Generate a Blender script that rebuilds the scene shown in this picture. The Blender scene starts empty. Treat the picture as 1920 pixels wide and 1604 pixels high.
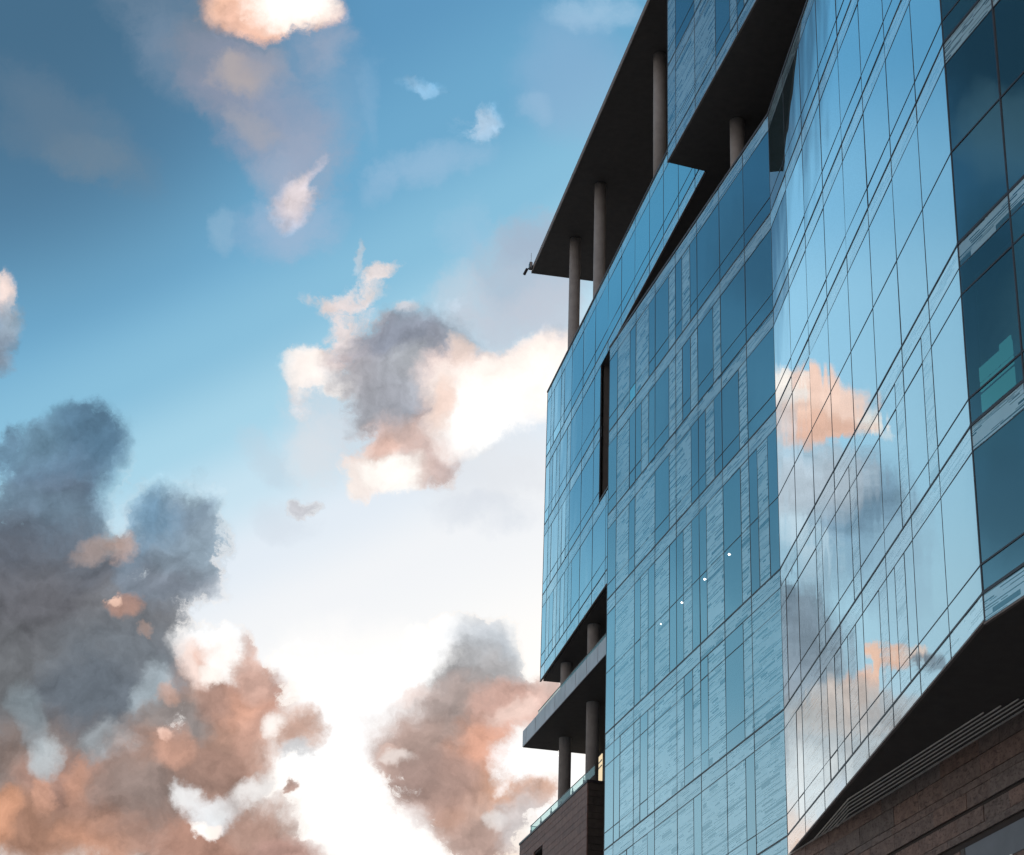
import bpy, bmesh, math, random
from mathutils import Matrix, Vector, Euler
random.seed(7)
R = math.radians
S = bpy.context.scene
COL = S.collection

# ---------------------------------------------------------------- camera
cam_d = bpy.data.cameras.new('camera'); cam = bpy.data.objects.new('camera', cam_d); COL.objects.link(cam)
cam_d.sensor_width = 36; cam_d.lens = 73.475; cam_d.clip_start = .5; cam_d.clip_end = 9000
pit, rol = R(25.736), R(1.9557)
fw = Vector((0, math.cos(pit), math.sin(pit))); rt0 = Vector((1, 0, 0)); up0 = rt0.cross(fw)
rt = math.cos(rol)*rt0 + math.sin(rol)*up0; up = -math.sin(rol)*rt0 + math.cos(rol)*up0
m = Matrix((rt, up, -fw)).transposed().to_4x4(); m.translation = (0, 0, 1.6); cam.matrix_world = m
S.camera = cam

# ---------------------------------------------------------------- materials
def srgb(h, g=1.0):
    o = []
    for i in (0, 2, 4):
        c = int(h[i:i+2], 16)/255
        o.append((c/12.92 if c <= .04045 else ((c+.055)/1.055)**2.4)*g)
    return (*o, 1)
class NT:
    def __init__(s, tree): s.t = tree; s.n = tree.nodes; s.l = tree.links
    def new(s, typ, **kw):
        n = s.n.new(typ)
        for k, v in kw.items():
            if k.startswith('i_'): n.inputs[int(k[2:])].default_value = v
            else: setattr(n, k, v)
        return n
    def link(s, a, b): s.l.new(a, b)
    def math(s, op, a, b=None, c=None, clamp=False):
        n = s.new('ShaderNodeMath', operation=op, use_clamp=clamp)
        for i, v in enumerate((a, b, c)):
            if v is None: continue
            if isinstance(v, (int, float)): n.inputs[i].default_value = v
            else: s.link(v, n.inputs[i])
        return n.outputs[0]
    def mix(s, fac, a, b):
        n = s.new('ShaderNodeMix', data_type='RGBA')
        for sock, v in ((n.inputs[0], fac), (n.inputs[6], a), (n.inputs[7], b)):
            if isinstance(v, (int, float, tuple)): sock.default_value = v
            else: s.link(v, sock)
        return n.outputs[2]
    def rng(s, v, a, b, c=0., d=1., smooth=False):
        n = s.new('ShaderNodeMapRange', interpolation_type='SMOOTHSTEP' if smooth else 'LINEAR')
        for i, q in enumerate((v, a, b, c, d)):
            if isinstance(q, (int, float)): n.inputs[i].default_value = q
            else: s.link(q, n.inputs[i])
        return n.outputs[0]
def material(name):
    m = bpy.data.materials.new(name); m.use_nodes = True
    t = NT(m.node_tree)
    b = t.n.get('Principled BSDF'); return m, t, b
def plain(name, col, rough=.6, metal=0., var=.12, scale=3., bump=0., bscale=20.):
    m, t, b = material(name)
    tc = t.new('ShaderNodeTexCoord')
    n = t.new('ShaderNodeTexNoise'); n.inputs['Scale'].default_value = scale; n.inputs['Detail'].default_value = 6
    t.link(tc.outputs['Object'], n.inputs['Vector'])
    lo = tuple(c*(1-var) for c in col)+(1,); hi = tuple(min(1, c*(1+var)) for c in col)+(1,)
    c = t.mix(t.rng(n.outputs[0], .3, .7), lo, hi)
    t.link(c, b.inputs['Base Color'])
    b.inputs['Roughness'].default_value = rough; b.inputs['Metallic'].default_value = metal
    if bump:
        n2 = t.new('ShaderNodeTexNoise'); n2.inputs['Scale'].default_value = bscale; n2.inputs['Detail'].default_value = 8
        t.link(tc.outputs['Object'], n2.inputs['Vector'])
        bp = t.new('ShaderNodeBump'); bp.inputs['Strength'].default_value = .8; bp.inputs['Distance'].default_value = bump
        t.link(n2.outputs[0], bp.inputs['Height']); t.link(bp.outputs[0], b.inputs['Normal'])
    return m
def glass_nodes(t, tc, rough=0.0, n_surf=4):
    """coated double glazing: four reflecting surfaces, slightly wavy float glass"""
    n = t.new('ShaderNodeTexNoise'); n.inputs['Scale'].default_value = .5; n.inputs['Detail'].default_value = 1; n.inputs['Roughness'].default_value = .35
    mp = t.new('ShaderNodeMapping'); mp.inputs['Scale'].default_value = (1.6, 1, .8)
    oi = t.new('ShaderNodeObjectInfo')
    off = t.new('ShaderNodeCombineXYZ'); t.link(t.math('MULTIPLY', oi.outputs['Random'], 40), off.inputs[1])
    va = t.new('ShaderNodeVectorMath', operation='ADD'); t.link(tc.outputs['Object'], va.inputs[0]); t.link(off.outputs[0], va.inputs[1])
    t.link(va.outputs[0], mp.inputs['Vector']); t.link(mp.outputs[0], n.inputs['Vector'])
    bp = t.new('ShaderNodeBump'); bp.inputs['Strength'].default_value = 1; bp.inputs['Distance'].default_value = .0027
    t.link(n.outputs[0], bp.inputs['Height'])
    fr = t.new('ShaderNodeFresnel'); fr.inputs['IOR'].default_value = 1.5; t.link(bp.outputs[0], fr.inputs['Normal'])
    f4 = t.math('SUBTRACT', 1, t.math('POWER', t.math('SUBTRACT', 1, fr.outputs[0]), n_surf))
    gl = t.new('ShaderNodeBsdfGlossy'); gl.inputs['Roughness'].default_value = rough
    gl.inputs['Color'].default_value = (.86, .955, 1, 1); t.link(bp.outputs[0], gl.inputs['Normal'])
    return f4, gl, oi
def mix_sh(t, f, a, b):
    n = t.new('ShaderNodeMixShader'); t.link(f, n.inputs[0]); t.link(a, n.inputs[1]); t.link(b, n.inputs[2]); return n.outputs[0]
def vision_glass(name, dark, light, emit=None):
    m, t, b = material(name); t.n.remove(b)
    tc = t.new('ShaderNodeTexCoord'); f4, gl, oi = glass_nodes(t, tc)
    df = t.new('ShaderNodeBsdfDiffuse')
    k = t.math('POWER', oi.outputs['Random'], 2.0)
    t.link(t.mix(k, dark+(1,), light+(1,)), df.inputs['Color'])
    body = df.outputs[0]
    if emit:
        em = t.new('ShaderNodeEmission'); em.inputs[0].default_value = emit+(1,); em.inputs[1].default_value = 1
        ad = t.new('ShaderNodeAddShader'); t.link(body, ad.inputs[0]); t.link(em.outputs[0], ad.inputs[1]); body = ad.outputs[0]
    t.link(mix_sh(t, f4, body, gl.outputs[0]), t.n['Material Output'].inputs[0]); return m
def clear_glass(name, tint, n_surf=None):
    m, t, b = material(name); t.n.remove(b)
    tc = t.new('ShaderNodeTexCoord'); f4, gl, oi = glass_nodes(t, tc)
    tr = t.new('ShaderNodeBsdfTransparent'); tr.inputs[0].default_value = tint+(1,)
    gm = t.new('ShaderNodeNewGeometry'); f4 = t.math('MULTIPLY', f4, t.math('SUBTRACT', 1, gm.outputs['Backfacing']))
    t.link(mix_sh(t, f4, tr.outputs[0], gl.outputs[0]), t.n['Material Output'].inputs[0]); return m
def frit_glass(name, frit, gap, cover=.5, row=.078):
    """ceramic-printed glass: courses of short clear dashes left open in a pale print, like stacked slate"""
    m, t, b = material(name); t.n.remove(b)
    tc = t.new('ShaderNodeTexCoord')
    sp = t.new('ShaderNodeSeparateXYZ'); t.link(tc.outputs['Object'], sp.inputs[0])
    wob = t.new('ShaderNodeTexNoise', noise_dimensions='1D'); wob.inputs['Scale'].default_value = 3.1; wob.inputs['Detail'].default_value = 1; t.link(sp.outputs[2], wob.inputs['W'])
    zr = t.math('ADD', t.math('DIVIDE', sp.outputs[2], row), t.math('MULTIPLY', wob.outputs[0], 5)); fl = t.math('FLOOR', zr); fx = t.math('FRACT', zr)
    w1 = t.new('ShaderNodeTexWhiteNoise', noise_dimensions='1D'); t.link(fl, w1.inputs['W'])
    u = t.math('ADD', t.math('DIVIDE', sp.outputs[0], t.math('ADD', .35, t.math('MULTIPLY', w1.outputs[0], 1.0))), t.math('MULTIPLY', w1.outputs[0], 91))
    cb = t.new('ShaderNodeCombineXYZ'); t.link(t.math('FLOOR', u), cb.inputs[0]); t.link(fl, cb.inputs[1])
    w2 = t.new('ShaderNodeTexWhiteNoise', noise_dimensions='2D'); t.link(cb.outputs[0], w2.inputs['Vector'])
    sc = t.new('ShaderNodeSeparateColor'); t.link(w2.outputs['Color'], sc.inputs[0])
    n = t.new('ShaderNodeTexNoise'); n.inputs['Scale'].default_value = .8; n.inputs['Detail'].default_value = 4; t.link(tc.outputs['Object'], n.inputs['Vector'])
    thick = t.math('ADD', .22, t.math('MULTIPLY', sc.outputs[1], .45))
    dash = t.math('MULTIPLY', t.math('LESS_THAN', w2.outputs[0], t.math('ADD', cover-.45, t.math('MULTIPLY', n.outputs[0], .9))), t.math('LESS_THAN', fx, thick))
    f4, gl, oi = glass_nodes(t, tc, .02, 2.7)
    tone = t.math('ADD', .80, t.math('MULTIPLY', n.outputs[0], .4))
    pv = t.math('ADD', .88, t.math('MULTIPLY', oi.outputs['Random'], .24))
    vm = t.new('ShaderNodeVectorMath', operation='SCALE'); vm.inputs[0].default_value = frit; t.link(t.math('MULTIPLY', tone, pv), vm.inputs['Scale'])
    df = t.new('ShaderNodeBsdfDiffuse'); t.link(t.mix(dash, vm.outputs[0], gap+(1,)), df.inputs['Color'])
    t.link(mix_sh(t, f4, df.outputs[0], gl.outputs[0]), t.n['Material Output'].inputs[0]); return m
def emitter(name, col, k):
    m, t, b = material(name); t.n.remove(b)
    e = t.new('ShaderNodeEmission'); e.inputs[0].default_value = col+(1,); e.inputs[1].default_value = k
    t.link(e.outputs[0], t.n['Material Output'].inputs[0]); return m
def island(name, cols, rough, bump, bscale, pits=False, spec=.3):
    m, t, b = material(name)
    tc = t.new('ShaderNodeTexCoord'); g = t.new('ShaderNodeNewGeometry')
    cr = t.new('ShaderNodeValToRGB'); e = cr.color_ramp.elements
    for i, c in enumerate(cols):
        q = e[i] if i < 2 else e.new(0); 
    for i, c in enumerate(cols):
        e[i].position = i/(len(cols)-1); e[i].color = c+(1,)
    t.link(g.outputs['Random Per Island'], cr.inputs[0])
    n = t.new('ShaderNodeTexNoise'); n.inputs['Scale'].default_value = bscale*.35; n.inputs['Detail'].default_value = 8; n.inputs['Roughness'].default_value = .65
    t.link(tc.outputs['Object'], n.inputs['Vector'])
    k = t.rng(n.outputs[0], .25, .75, .6, 1.35)
    vm = t.new('ShaderNodeVectorMath', operation='SCALE'); t.link(cr.outputs[0], vm.inputs[0]); t.link(k, vm.inputs['Scale'])
    col = vm.outputs[0]
    h = n.outputs[0]
    if pits:
        mu = t.new('ShaderNodeTexNoise'); mu.inputs['Scale'].default_value = bscale; mu.inputs['Detail'].default_value = 4
        mp = t.new('ShaderNodeMapping'); mp.inputs['Scale'].default_value = (1, 1, 1.8); t.link(tc.outputs['Object'], mp.inputs['Vector']); t.link(mp.outputs[0], mu.inputs['Vector'])
        pt = t.rng(mu.outputs[0], .33, .46)
        col = t.mix(t.math('MULTIPLY', t.math('SUBTRACT', 1, pt), .45), col, (.03, .026, .024, 1))
        h = t.math('ADD', h, t.math('MULTIPLY', pt, .8))
    t.link(col, b.inputs['Base Color'])
    bp = t.new('ShaderNodeBump'); bp.inputs['Strength'].default_value = .9; bp.inputs['Distance'].default_value = bump
    t.link(h, bp.inputs['Height']); t.link(bp.outputs[0], b.inputs['Normal'])
    b.inputs['Roughness'].default_value = rough; b.inputs['Specular IOR Level'].default_value = spec
    return m

M_GLASS = vision_glass('vision_glass', (.008, .026, .036), (.045, .135, .165))
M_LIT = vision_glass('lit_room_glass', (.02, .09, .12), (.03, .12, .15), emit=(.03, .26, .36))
M_CLEAR = clear_glass('clear_room_glass', (.78, .93, .93))
M_FRIT = frit_glass('printed_glass', (.43, .70, .83), (.08, .19, .25), cover=.58)
M_FRITD = frit_glass('printed_spandrel_glass', (.42, .66, .78), (.05, .12, .16), cover=.56)
M_SUNGLOW = vision_glass('sun_glow_panel', (.55, .26, .15), (.55, .26, .15))  # reflected glow of the low sun, put into the pane's colour
M_BAR = plain('dark_mullion', (.030, .027, .036), .45)
M_COPING = plain('coping_metal', (.075, .07, .075), .5, .2)
M_SOFFIT = plain('soffit_panel', (.075, .072, .070), .75)
M_MASS = plain('dark_core', (.06, .06, .062), .8)
M_COLUMN = plain('column_concrete', (.29, .295, .30), .75, 0, .12, 2.5, .004, 14)
M_FASCIA = plain('fascia_metal', (.42, .42, .45), .42, .4, .14, .9)
M_FASCIA2 = plain('roof_fascia_metal', (.17, .155, .148), .7, 0, .10, .6)
M_STEEL = plain('brushed_steel', (.10, .10, .105), .35, .8)
M_TILE = island('brown_tile', ((.165, .105, .092), (.185, .120, .105), (.150, .098, .088), (.195, .130, .112)), .6, .004, 9)
M_JOINT = plain('dark_joint', (.03, .025, .024), .9)
M_STONE = island('rough_stone', ((.185, .142, .128), (.150, .135, .130), (.210, .155, .136), (.165, .150, .146), (.205, .145, .122)), .85, .02, 11, True)
M_PANEL = plain('grey_metal_panel', (.115, .12, .14), .5, .2, .15, 1.2)
M_ROD = plain('pale_trim', (.86, .84, .80), .35, .1)
M_RAILGLASS = None
M_GROUND = plain('paving', (.26, .25, .235), .9, 0, .25, .4, .01, 6)
M_LAMP = emitter('lamp_lens', (1, .97, .92), 9)
M_WARM = emitter('lit_window', (1, .80, .52), .95)
M_CEIL = emitter('lit_ceiling_panel', (.22, .85, .90), .22)
def rail_glass():
    m, t, b = material('balustrade_glass'); t.n.remove(b)
    tr = t.new('ShaderNodeBsdfTransparent'); tr.inputs[0].default_value = (.84, .96, .94, 1)
    df = t.new('ShaderNodeBsdfDiffuse'); df.inputs[0].default_value = (.45, .75, .75, 1)
    gl = t.new('ShaderNodeBsdfGlossy'); gl.inputs['Roughness'].default_value = .02
    fr = t.new('ShaderNodeFresnel'); fr.inputs['IOR'].default_value = 1.3
    a = t.new('ShaderNodeMixShader'); a.inputs[0].default_value = .10; t.link(tr.outputs[0], a.inputs[1]); t.link(df.outputs[0], a.inputs[2])
    gm = t.new('ShaderNodeNewGeometry'); f_ = t.math('MULTIPLY', fr.outputs[0], t.math('SUBTRACT', 1, gm.outputs['Backfacing']))
    t.link(mix_sh(t, f_, a.outputs[0], gl.outputs[0]), t.n['Material Output'].inputs[0]); return m
M_RAILGLASS = rail_glass()

# ---------------------------------------------------------------- mesh helpers
class MB:
    def __init__(s): s.v = []; s.f = []
    def box(s, x0, x1, y0, y1, z0, z1):
        b = len(s.v)
        s.v += [(x, y, z) for z in (z0, z1) for y in (y0, y1) for x in (x0, x1)]
        for q in ((0, 1, 5, 4), (1, 3, 7, 5), (3, 2, 6, 7), (2, 0, 4, 6), (0, 2, 3, 1), (4, 5, 7, 6)): s.f.append(tuple(b+i for i in q))
    def prism(s, poly, z0, z1):
        b = len(s.v); n = len(poly)
        s.v += [(x, y, z0) for x, y in poly]+[(x, y, z1) for x, y in poly]
        for i in range(n): j = (i+1) % n; s.f.append((b+i, b+j, b+n+j, b+n+i))
        s.f.append(tuple(b+i for i in reversed(range(n)))); s.f.append(tuple(b+n+i for i in range(n)))
    def tube(s, p, q, r, seg=12, r2=None):
        p = Vector(p); q = Vector(q); d = (q-p).normalized(); r2 = r if r2 is None else r2
        a = d.orthogonal().normalized(); c = d.cross(a); b = len(s.v)
        for k, (o, rr) in enumerate(((p, r), (q, r2))):
            s.v += [tuple(o+rr*(math.cos(2*math.pi*i/seg)*a+math.sin(2*math.pi*i/seg)*c)) for i in range(seg)]
        for i in range(seg): j = (i+1) % seg; s.f.append((b+i, b+j, b+seg+j, b+seg+i))
        s.f.append(tuple(b+i for i in reversed(range(seg)))); s.f.append(tuple(b+seg+i for i in range(seg)))
    def build(s, name, mat, parent=None, matrix=None, smooth=False, bevel=0):
        me = bpy.data.meshes.new(name); me.from_pydata(s.v, [], s.f)
        bm = bmesh.new(); bm.from_mesh(me); bmesh.ops.recalc_face_normals(bm, faces=bm.faces); bm.to_mesh(me); bm.free()
        me.materials.append(mat)
        if smooth: me.polygons.foreach_set('use_smooth', [len(p.vertices) == 4 for p in me.polygons])
        o = bpy.data.objects.new(name, me); COL.objects.link(o)
        if parent is not None: o.parent = parent
        if matrix is not None:
            if parent is not None: o.matrix_parent_inverse = Matrix.Identity(4); o.matrix_local = WORLD[parent.name].inverted() @ matrix
            else: o.matrix_world = matrix
        WORLD[o.name] = matrix if matrix is not None else (WORLD[parent.name] if parent is not None else Matrix.Identity(4))
        if bevel:
            md = o.modifiers.new('edge', 'BEVEL'); md.width = bevel; md.segments = 2; md.limit_method = 'ANGLE'
        return o
WORLD = {}
def empty(name, loc, label, cat, group=None):
    o = bpy.data.objects.new(name, None); COL.objects.link(o); o.location = loc; o.empty_display_size = .5
    WORLD[o.name] = Matrix.Translation(loc); tag(o, label, cat, group); return o
def tag(o, label, cat, group=None):
    o['label'] = label; o['category'] = cat
    if group: o['group'] = group
class Frame:
    """a vertical plane: u runs towards the street corner, y points into the building, z is height"""
    def __init__(s, az, x, y):
        a = R(az); s.u = Vector((-math.sin(a), -math.cos(a), 0)); s.inn = Vector((math.cos(a), -math.sin(a), 0)); s.o = Vector((x, y, 0))
        s.m = Matrix((s.u, s.inn, Vector((0, 0, 1)))).transposed().to_4x4(); s.m.translation = s.o
    def p(s, u, d=0): q = s.o+s.u*u+s.inn*d; return (q.x, q.y)
    def p3(s, u, d, z): q = s.o+s.u*u+s.inn*d; return Vector((q.x, q.y, z))
FB = Frame(-14.3064, 4.366, 84.888); FA = Frame(-4.1365, 9.243, 65.764); FD = Frame(-15.978, 10.800, 44.225)
FC = Frame(-10.7941, 4.678, 91.128); FE = Frame(-12.1938, 6.157, 74.256)
FS = Frame(-13.4557, 1.117, 104.321); FK = Frame(-13.7548, 4.116, 95.069)
UB, UA = 19.736, 21.60

# ---------------------------------------------------------------- the glass tower
tower = empty('office_building', (9.243, 65.764, 0), 'large blue glass office block with folded facades and a dark roof canopy', 'building')
FRAC = (0, .31, .68, 1)
T = [46.72, 42.43, 38.36, 34.34, 28.32, 23.36, 19.14]
LEVELS = []                                     # per storey: top, bottom of the spandrel, extra transoms, bottom line
for i in range(6):
    t, b = T[i], T[i+1]; s = t-.67
    if i == 3: ex = [31.00]
    elif i == 4: ex = [26.89, 24.07]
    else: ex = [b+.69]
    LEVELS.append((t, s, ex, b))
class Facade:
    def __init__(s, name, fr, label=None):
        s.fr = fr; s.bars = MB(); s.panes = []; s.name = name; s.label = label
    def vbar(s, u, z0, z1, w=.030, d=.009): s.bars.box(u-w/2, u+w/2, -d, .03, z0, z1)
    def hbar(s, u0, u1, z, w=.030, d=.009): s.bars.box(u0, u1, -d, .03, z-w/2, z+w/2)
    def pane(s, kind, u0, u1, z0, z1, mat=None): s.panes.append((kind, u0+.006, u1-.006, z0+.006, z1-.006, mat))
    def finish(s):
        f = s.bars.build('glass_facade', M_BAR, tower, s.fr.m)
        if s.label: f['label'] = s.label
        for kind, u0, u1, z0, z1, mat in s.panes:
            mb = MB(); mb.box(u0, u1, 0, .045, z0, z1)
            a, b, c = random.gauss(0, .0018), random.gauss(0, .0013), random.gauss(0, .001)
            uc, zc = (u0+u1)/2, (z0+z1)/2
            mb.v = [(x, y+a*(x-uc)+b*(z-zc)+c, z) for x, y, z in mb.v]
            mt = mat or {'window': M_GLASS, 'fritted_panel': M_FRIT, 'spandrel_panel': M_FRITD}[kind]
            mb.build(kind, mt, f)
        return f
    def bay(s, u0, u1, code, lev, ends=(True, True), lit=None):
        """one storey of one bay. code: three letters, V clear glass, F printed glass"""
        t, sp, ex, b = lev
        i = 0; w = u1-u0
        while i < 3:
            j = i
            while j < 3 and code[j] == code[i]: j += 1
            a, c = u0+w*FRAC[i], u0+w*FRAC[j]
            kind = 'window' if code[i] == 'V' else 'fritted_panel'
            zs = [sp]+ex+[b]
            if lit is not None and code[i] == 'V':
                s.pane('window', a, c, zs[-2], sp, M_CLEAR if lit == 'clear' else None)
                s.pane('window', a, c, b, zs[-2], M_CLEAR if lit == 'clear' else M_LIT)
            else: s.pane(kind, a, c, b, sp)
            for z in ex:
                s.hbar(a, c, z, .030 if kind == 'window' else .016, .009 if kind == 'window' else .006)
            if j < 3: s.vbar(c, b+.03, sp, .026, .008)
            i = j
    def band(s, us, t, sp, kind='spandrel_panel'):
        for a, c in zip(us, us[1:]): s.pane(kind, a, c, sp, t)
        s.hbar(us[0], us[-1], sp, .028, .008)

# facade of printed and clear panes over the lower block
B = Facade('b', FB, 'long flat facade of mixed clear and patterned panes')
ub = [0, 1.255, 3.874, 6.507, 9.137, 11.785, 14.39, 17.05, UB]
CB = ['VVV FFV FFV VVF VFV VVV VVV VVV', 'VVV FFV VFV VVF FVF VVF VVV VVV', 'VVV FFV FFF VVF FFV VFV VVF VVV',
      'VVV FFF VFV FFV VFV VFF VVF VFV', 'VVV VFF FVF FFF FVF VFF VVF FFF', 'FFF FFV FFV FFF FFV FFF FFV FFF']
for k, row in enumerate(CB):
    for i, code in enumerate(row.split()):
        B.bay(ub[i], ub[i+1], code, LEVELS[k], lit=1 if (k, i) == (0, 1) else None)
    B.band(ub, LEVELS[k][0], LEVELS[k][1]); B.hbar(0, UB, LEVELS[k][3], .055, .014)
lower = (19.14, 18.47, [14.6], 13.6)
for i, code in enumerate('FFF FFV FFV FFF FFV FFF FFV FFF'.split()): B.bay(ub[i], ub[i+1], code, lower)
B.band(ub, 19.14, 18.47)
for u in ub[1:-1]: B.vbar(u, 13.6, 46.7)
B.vbar(.02, 13.6, 46.7, .04, .008); B.hbar(0, UB, 13.6, .055, .014)
fB = B.finish()

# bright facade that folds out over the street
A = Facade('a', FA, 'bright facade folded outwards that mirrors the sunset clouds')
ua = [2.70*i for i in range(8)]+[UA]
CA = ['VVV '*8]*4+['FVV VVV FVV VVF VVV VVF VVF VVV', 'FFV FFF FVF VFV VVF VFV VVV VVV']
for k, row in enumerate(CA):
    for i, code in enumerate(row.split()): A.bay(ua[i], ua[i+1], code, LEVELS[k])
    A.band(ua, LEVELS[k][0], LEVELS[k][1]); A.hbar(0, UA, LEVELS[k][3], .048, .015)
A.band(ua, 19.14, 18.50)
for u in ua[1:-1]: A.vbar(u, 18.50, 46.7, .028, .008)
A.vbar(.03, 18.5, 46.7, .03, .006)
fA = A.finish()

# dark return facade at the right edge
D = Facade('d', FD, 'shadowy facade turned away from the sunset, one room lit behind it')
ud = [0, 2.54, 5.16, 7.78, 10.4, 13.0]
for k in range(6):
    for i in range(5): D.bay(ud[i], ud[i+1], 'VVV', LEVELS[k], lit='clear' if (k, i) == (4, 0) else None)
    D.band(ud, LEVELS[k][0], LEVELS[k][1]); D.hbar(0, 13, LEVELS[k][3], .075, .022)
    for z in LEVELS[k][2]: D.hbar(0, 13, z, .045, .016)
D.band(ud, 19.14, 18.44)
for u in ud[1:-1]: D.vbar(u, 18.44, 46.7, .05, .018)
D.vbar(.03, 18.44, 46.7, .05, .012)
fD = D.finish()

# set-back facade behind, running under the canopy
C = Facade('c', FC, 'far facade under the canopy, ending in a sharp left corner')
UC0, UC1 = -14.6, 16.6
uc = [UC0, -13.5, -10.95, -8.34, -5.72, -3.06, -.35, 2.31, 4.91, 7.57, 10.01, 12.5, 15.1, UC1]
LC = [(54.70, 54.03, [51.34], 50.65), (50.65, 49.97, [47.25], 46.55), (46.55, 45.86, [43.06], 42.44), (42.44, 41.72, [38.99], 38.32)]
CC = [['VVV', 'FVV', 'FVV']+['VVV']*10, ['VVV', 'FVF', 'VVF', 'VVV', 'VVV', 'VVV'], ['VVV', 'FVV', 'FVF', 'VVV', 'VVV', 'VVV'], ['VVV', 'FVF', 'FVF', 'FVV', 'VVV', 'VVV', 'VVV']]
for k, row in enumerate(CC):
    us = list(uc[:len(row)+1])
    if k in (1, 2): us[-1] = -1.67
    if k == 3: us[-1] = 1.0
    for i, code in enumerate(row): C.bay(us[i], us[i+1], code, LC[k], lit=1 if (k, i) in ((0, 0), (0, 1), (1, 0), (2, 0)) else None)
    C.band(us, LC[k][0], LC[k][1]); C.hbar(us[0], us[-1], LC[k][3], .05, .014)
    for u in us[1:-1]: C.vbar(u, LC[k][3], LC[k][0], .028, .008)
C.band(uc, 50.65, 50.0)
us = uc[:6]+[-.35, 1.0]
C.pane('sun_glow_panel', us[0], us[1], 37.62, 38.32, M_SUNGLOW)  # corner pane with the orange sun reflection painted in
for a, c in zip(us[1:], us[2:]): C.pane('spandrel_panel', a, c, 37.62, 38.32)
for u in us[1:-1]: C.vbar(u, 37.62, 38.32, .028, .008)
for u in uc[1:-1]: C.vbar(u, 50.0, 50.65, .028, .008)
C.vbar(UC0+.03, 37.6, 54.7, .05, .012)
C.vbar(-1.69, 42.5, 49.97, .05, .03)
fC = C.finish()

# overhanging box above, at the top of the frame
E = Facade('e', FE, 'overhanging upper facade beside the canopy')
ue = [0, 1.21, 3.85, 6.55, 9.18, 11.8, 14.4, 17.0, 19.7, 22.3, 25]
LE = [(63.0, 62.3, [59.8], 59.0), (59.0, 58.3, [55.6], 54.88), (54.88, 54.2, [51.42], 50.75)]
CE = ['VVV VVV FFV VVV VVF VFV FFV VVV VFV FFV', 'FFF VVV FFF VVF VFF VVV FFV VFV VVV FFV', 'FFF FFF FFF VVF VFF VVV FFV VFV VVV FFV']
for k, row in enumerate(CE):
    for i, code in enumerate(row.split()): E.bay(ue[i], ue[i+1], code, LE[k])
    E.band(ue, LE[k][0], LE[k][1]); E.hbar(0, 25, LE[k][3], .05, .014)
E.band(ue, 50.75, 50.06)
for u in ue[1:-1]: E.vbar(u, 50.06, 63.0)
E.vbar(.03, 50.06, 63., .04, .01)
fE = E.finish()

# solid volumes behind the glass, their undersides are the dark soffits
def vol(name, mat, poly, z0, z1, parent=tower):
    mb = MB(); mb.prism(poly, z0, z1); return mb.build(name, mat, parent, Matrix.Identity(4))
dG = .14
vol('lower_volume', M_MASS, [FB.p(.06, dG), FB.p(UB+.2, dG), FB.p(52, .6), FB.p(52, 26), FB.p(.06, 26)], 0, 46.5)
jut = [FA.p(.05, dG), FA.p(UA-4.5, dG), FD.p(-3.0, 1.6), FD.p(.5, 1.6), FD.p(13, 1.5), FB.p(50, 3), FB.p(UB, .8)]
vol('jutting_volume', M_MASS, jut, 18.60, 46.52)
vol('soffit', M_SOFFIT, [FA.p(.02, .05), FA.p(UA-.02, .05), FD.p(.05, .05), FD.p(13, .05), FB.p(52, .5), FB.p(UB, .02)], 18.47, 18.58)
back = 14
top = [FC.p(UC0+.05, .06), FC.p(UC1, .06), FE.p(.02, .055), FE.p(25, .055), FE.p(25, 30), FC.p(UC0+.05, back+12)]
vol('upper_volume', M_SOFFIT, top, 50.0, 54.6)
vol('tall_volume', M_MASS, [FE.p(.06, dG+.01), FE.p(25, dG+.01), FE.p(25, 29), FE.p(.06, 29)], 54.5, 63.2)
vol('left_volume', M_SOFFIT, [FC.p(UC0+.05, dG+.02), FC.p(-1.70, dG+.02), FC.p(-1.70, back), FC.p(UC0+.05, back)], 37.6, 50.2)
vol('link_volume', M_SOFFIT, [FC.p(-1.69, dG+.02), FC.p(1.0, dG+.02), FC.p(1.0, back-.02), FC.p(-1.69, back-.02)], 37.61, 42.5)
vol('recess_wall', M_MASS, [FC.p(-14.64, 3), FC.p(6, 3), FC.p(6, 3.4), FC.p(-14.64, 3.4)], 26, 50.1)
vol('terrace_wall', M_MASS, [FB.p(1, 3.2), FB.p(UB+20, 3.2), FB.p(UB+20, 3.6), FB.p(1, 3.6)], 46.4, 50.1)
cp = MB(); cp.box(-.02, UB+.02, -.03, .6, 46.72, 46.82); cp.build('coping', M_COPING, tower, FB.m)
cp = MB(); cp.box(0.03, UA, -.03, .6, 46.725, 46.825); cp.build('coping', M_COPING, tower, FA.m)
cp = MB(); cp.box(UC0-.02, UC1, -.04, .5, 54.70, 54.80); cp.build('coping', M_COPING, tower, FC.m)
cp = MB(); cp.box(-1.69, .8, -.03, .5, 42.47, 42.56); cp.build('sill', M_COPING, tower, FC.m)
for fr, a, b, z in ((FA, 0, UA, 18.475), (FD, 0, 13, 18.415), (FE, 0, 25, 50.03), (FC, UC0, 1.0, 37.59)):
    q = MB(); q.box(a, b, -.022, .06, z-.03, z+.012); q.build('drip_edge', M_FASCIA2, tower, fr.m)
q = MB(); q.box(-1.7+3.4, UC1, -.022, .06, 49.95, 49.99); q.build('drip_edge', M_FASCIA2, tower, FC.m)

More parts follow.
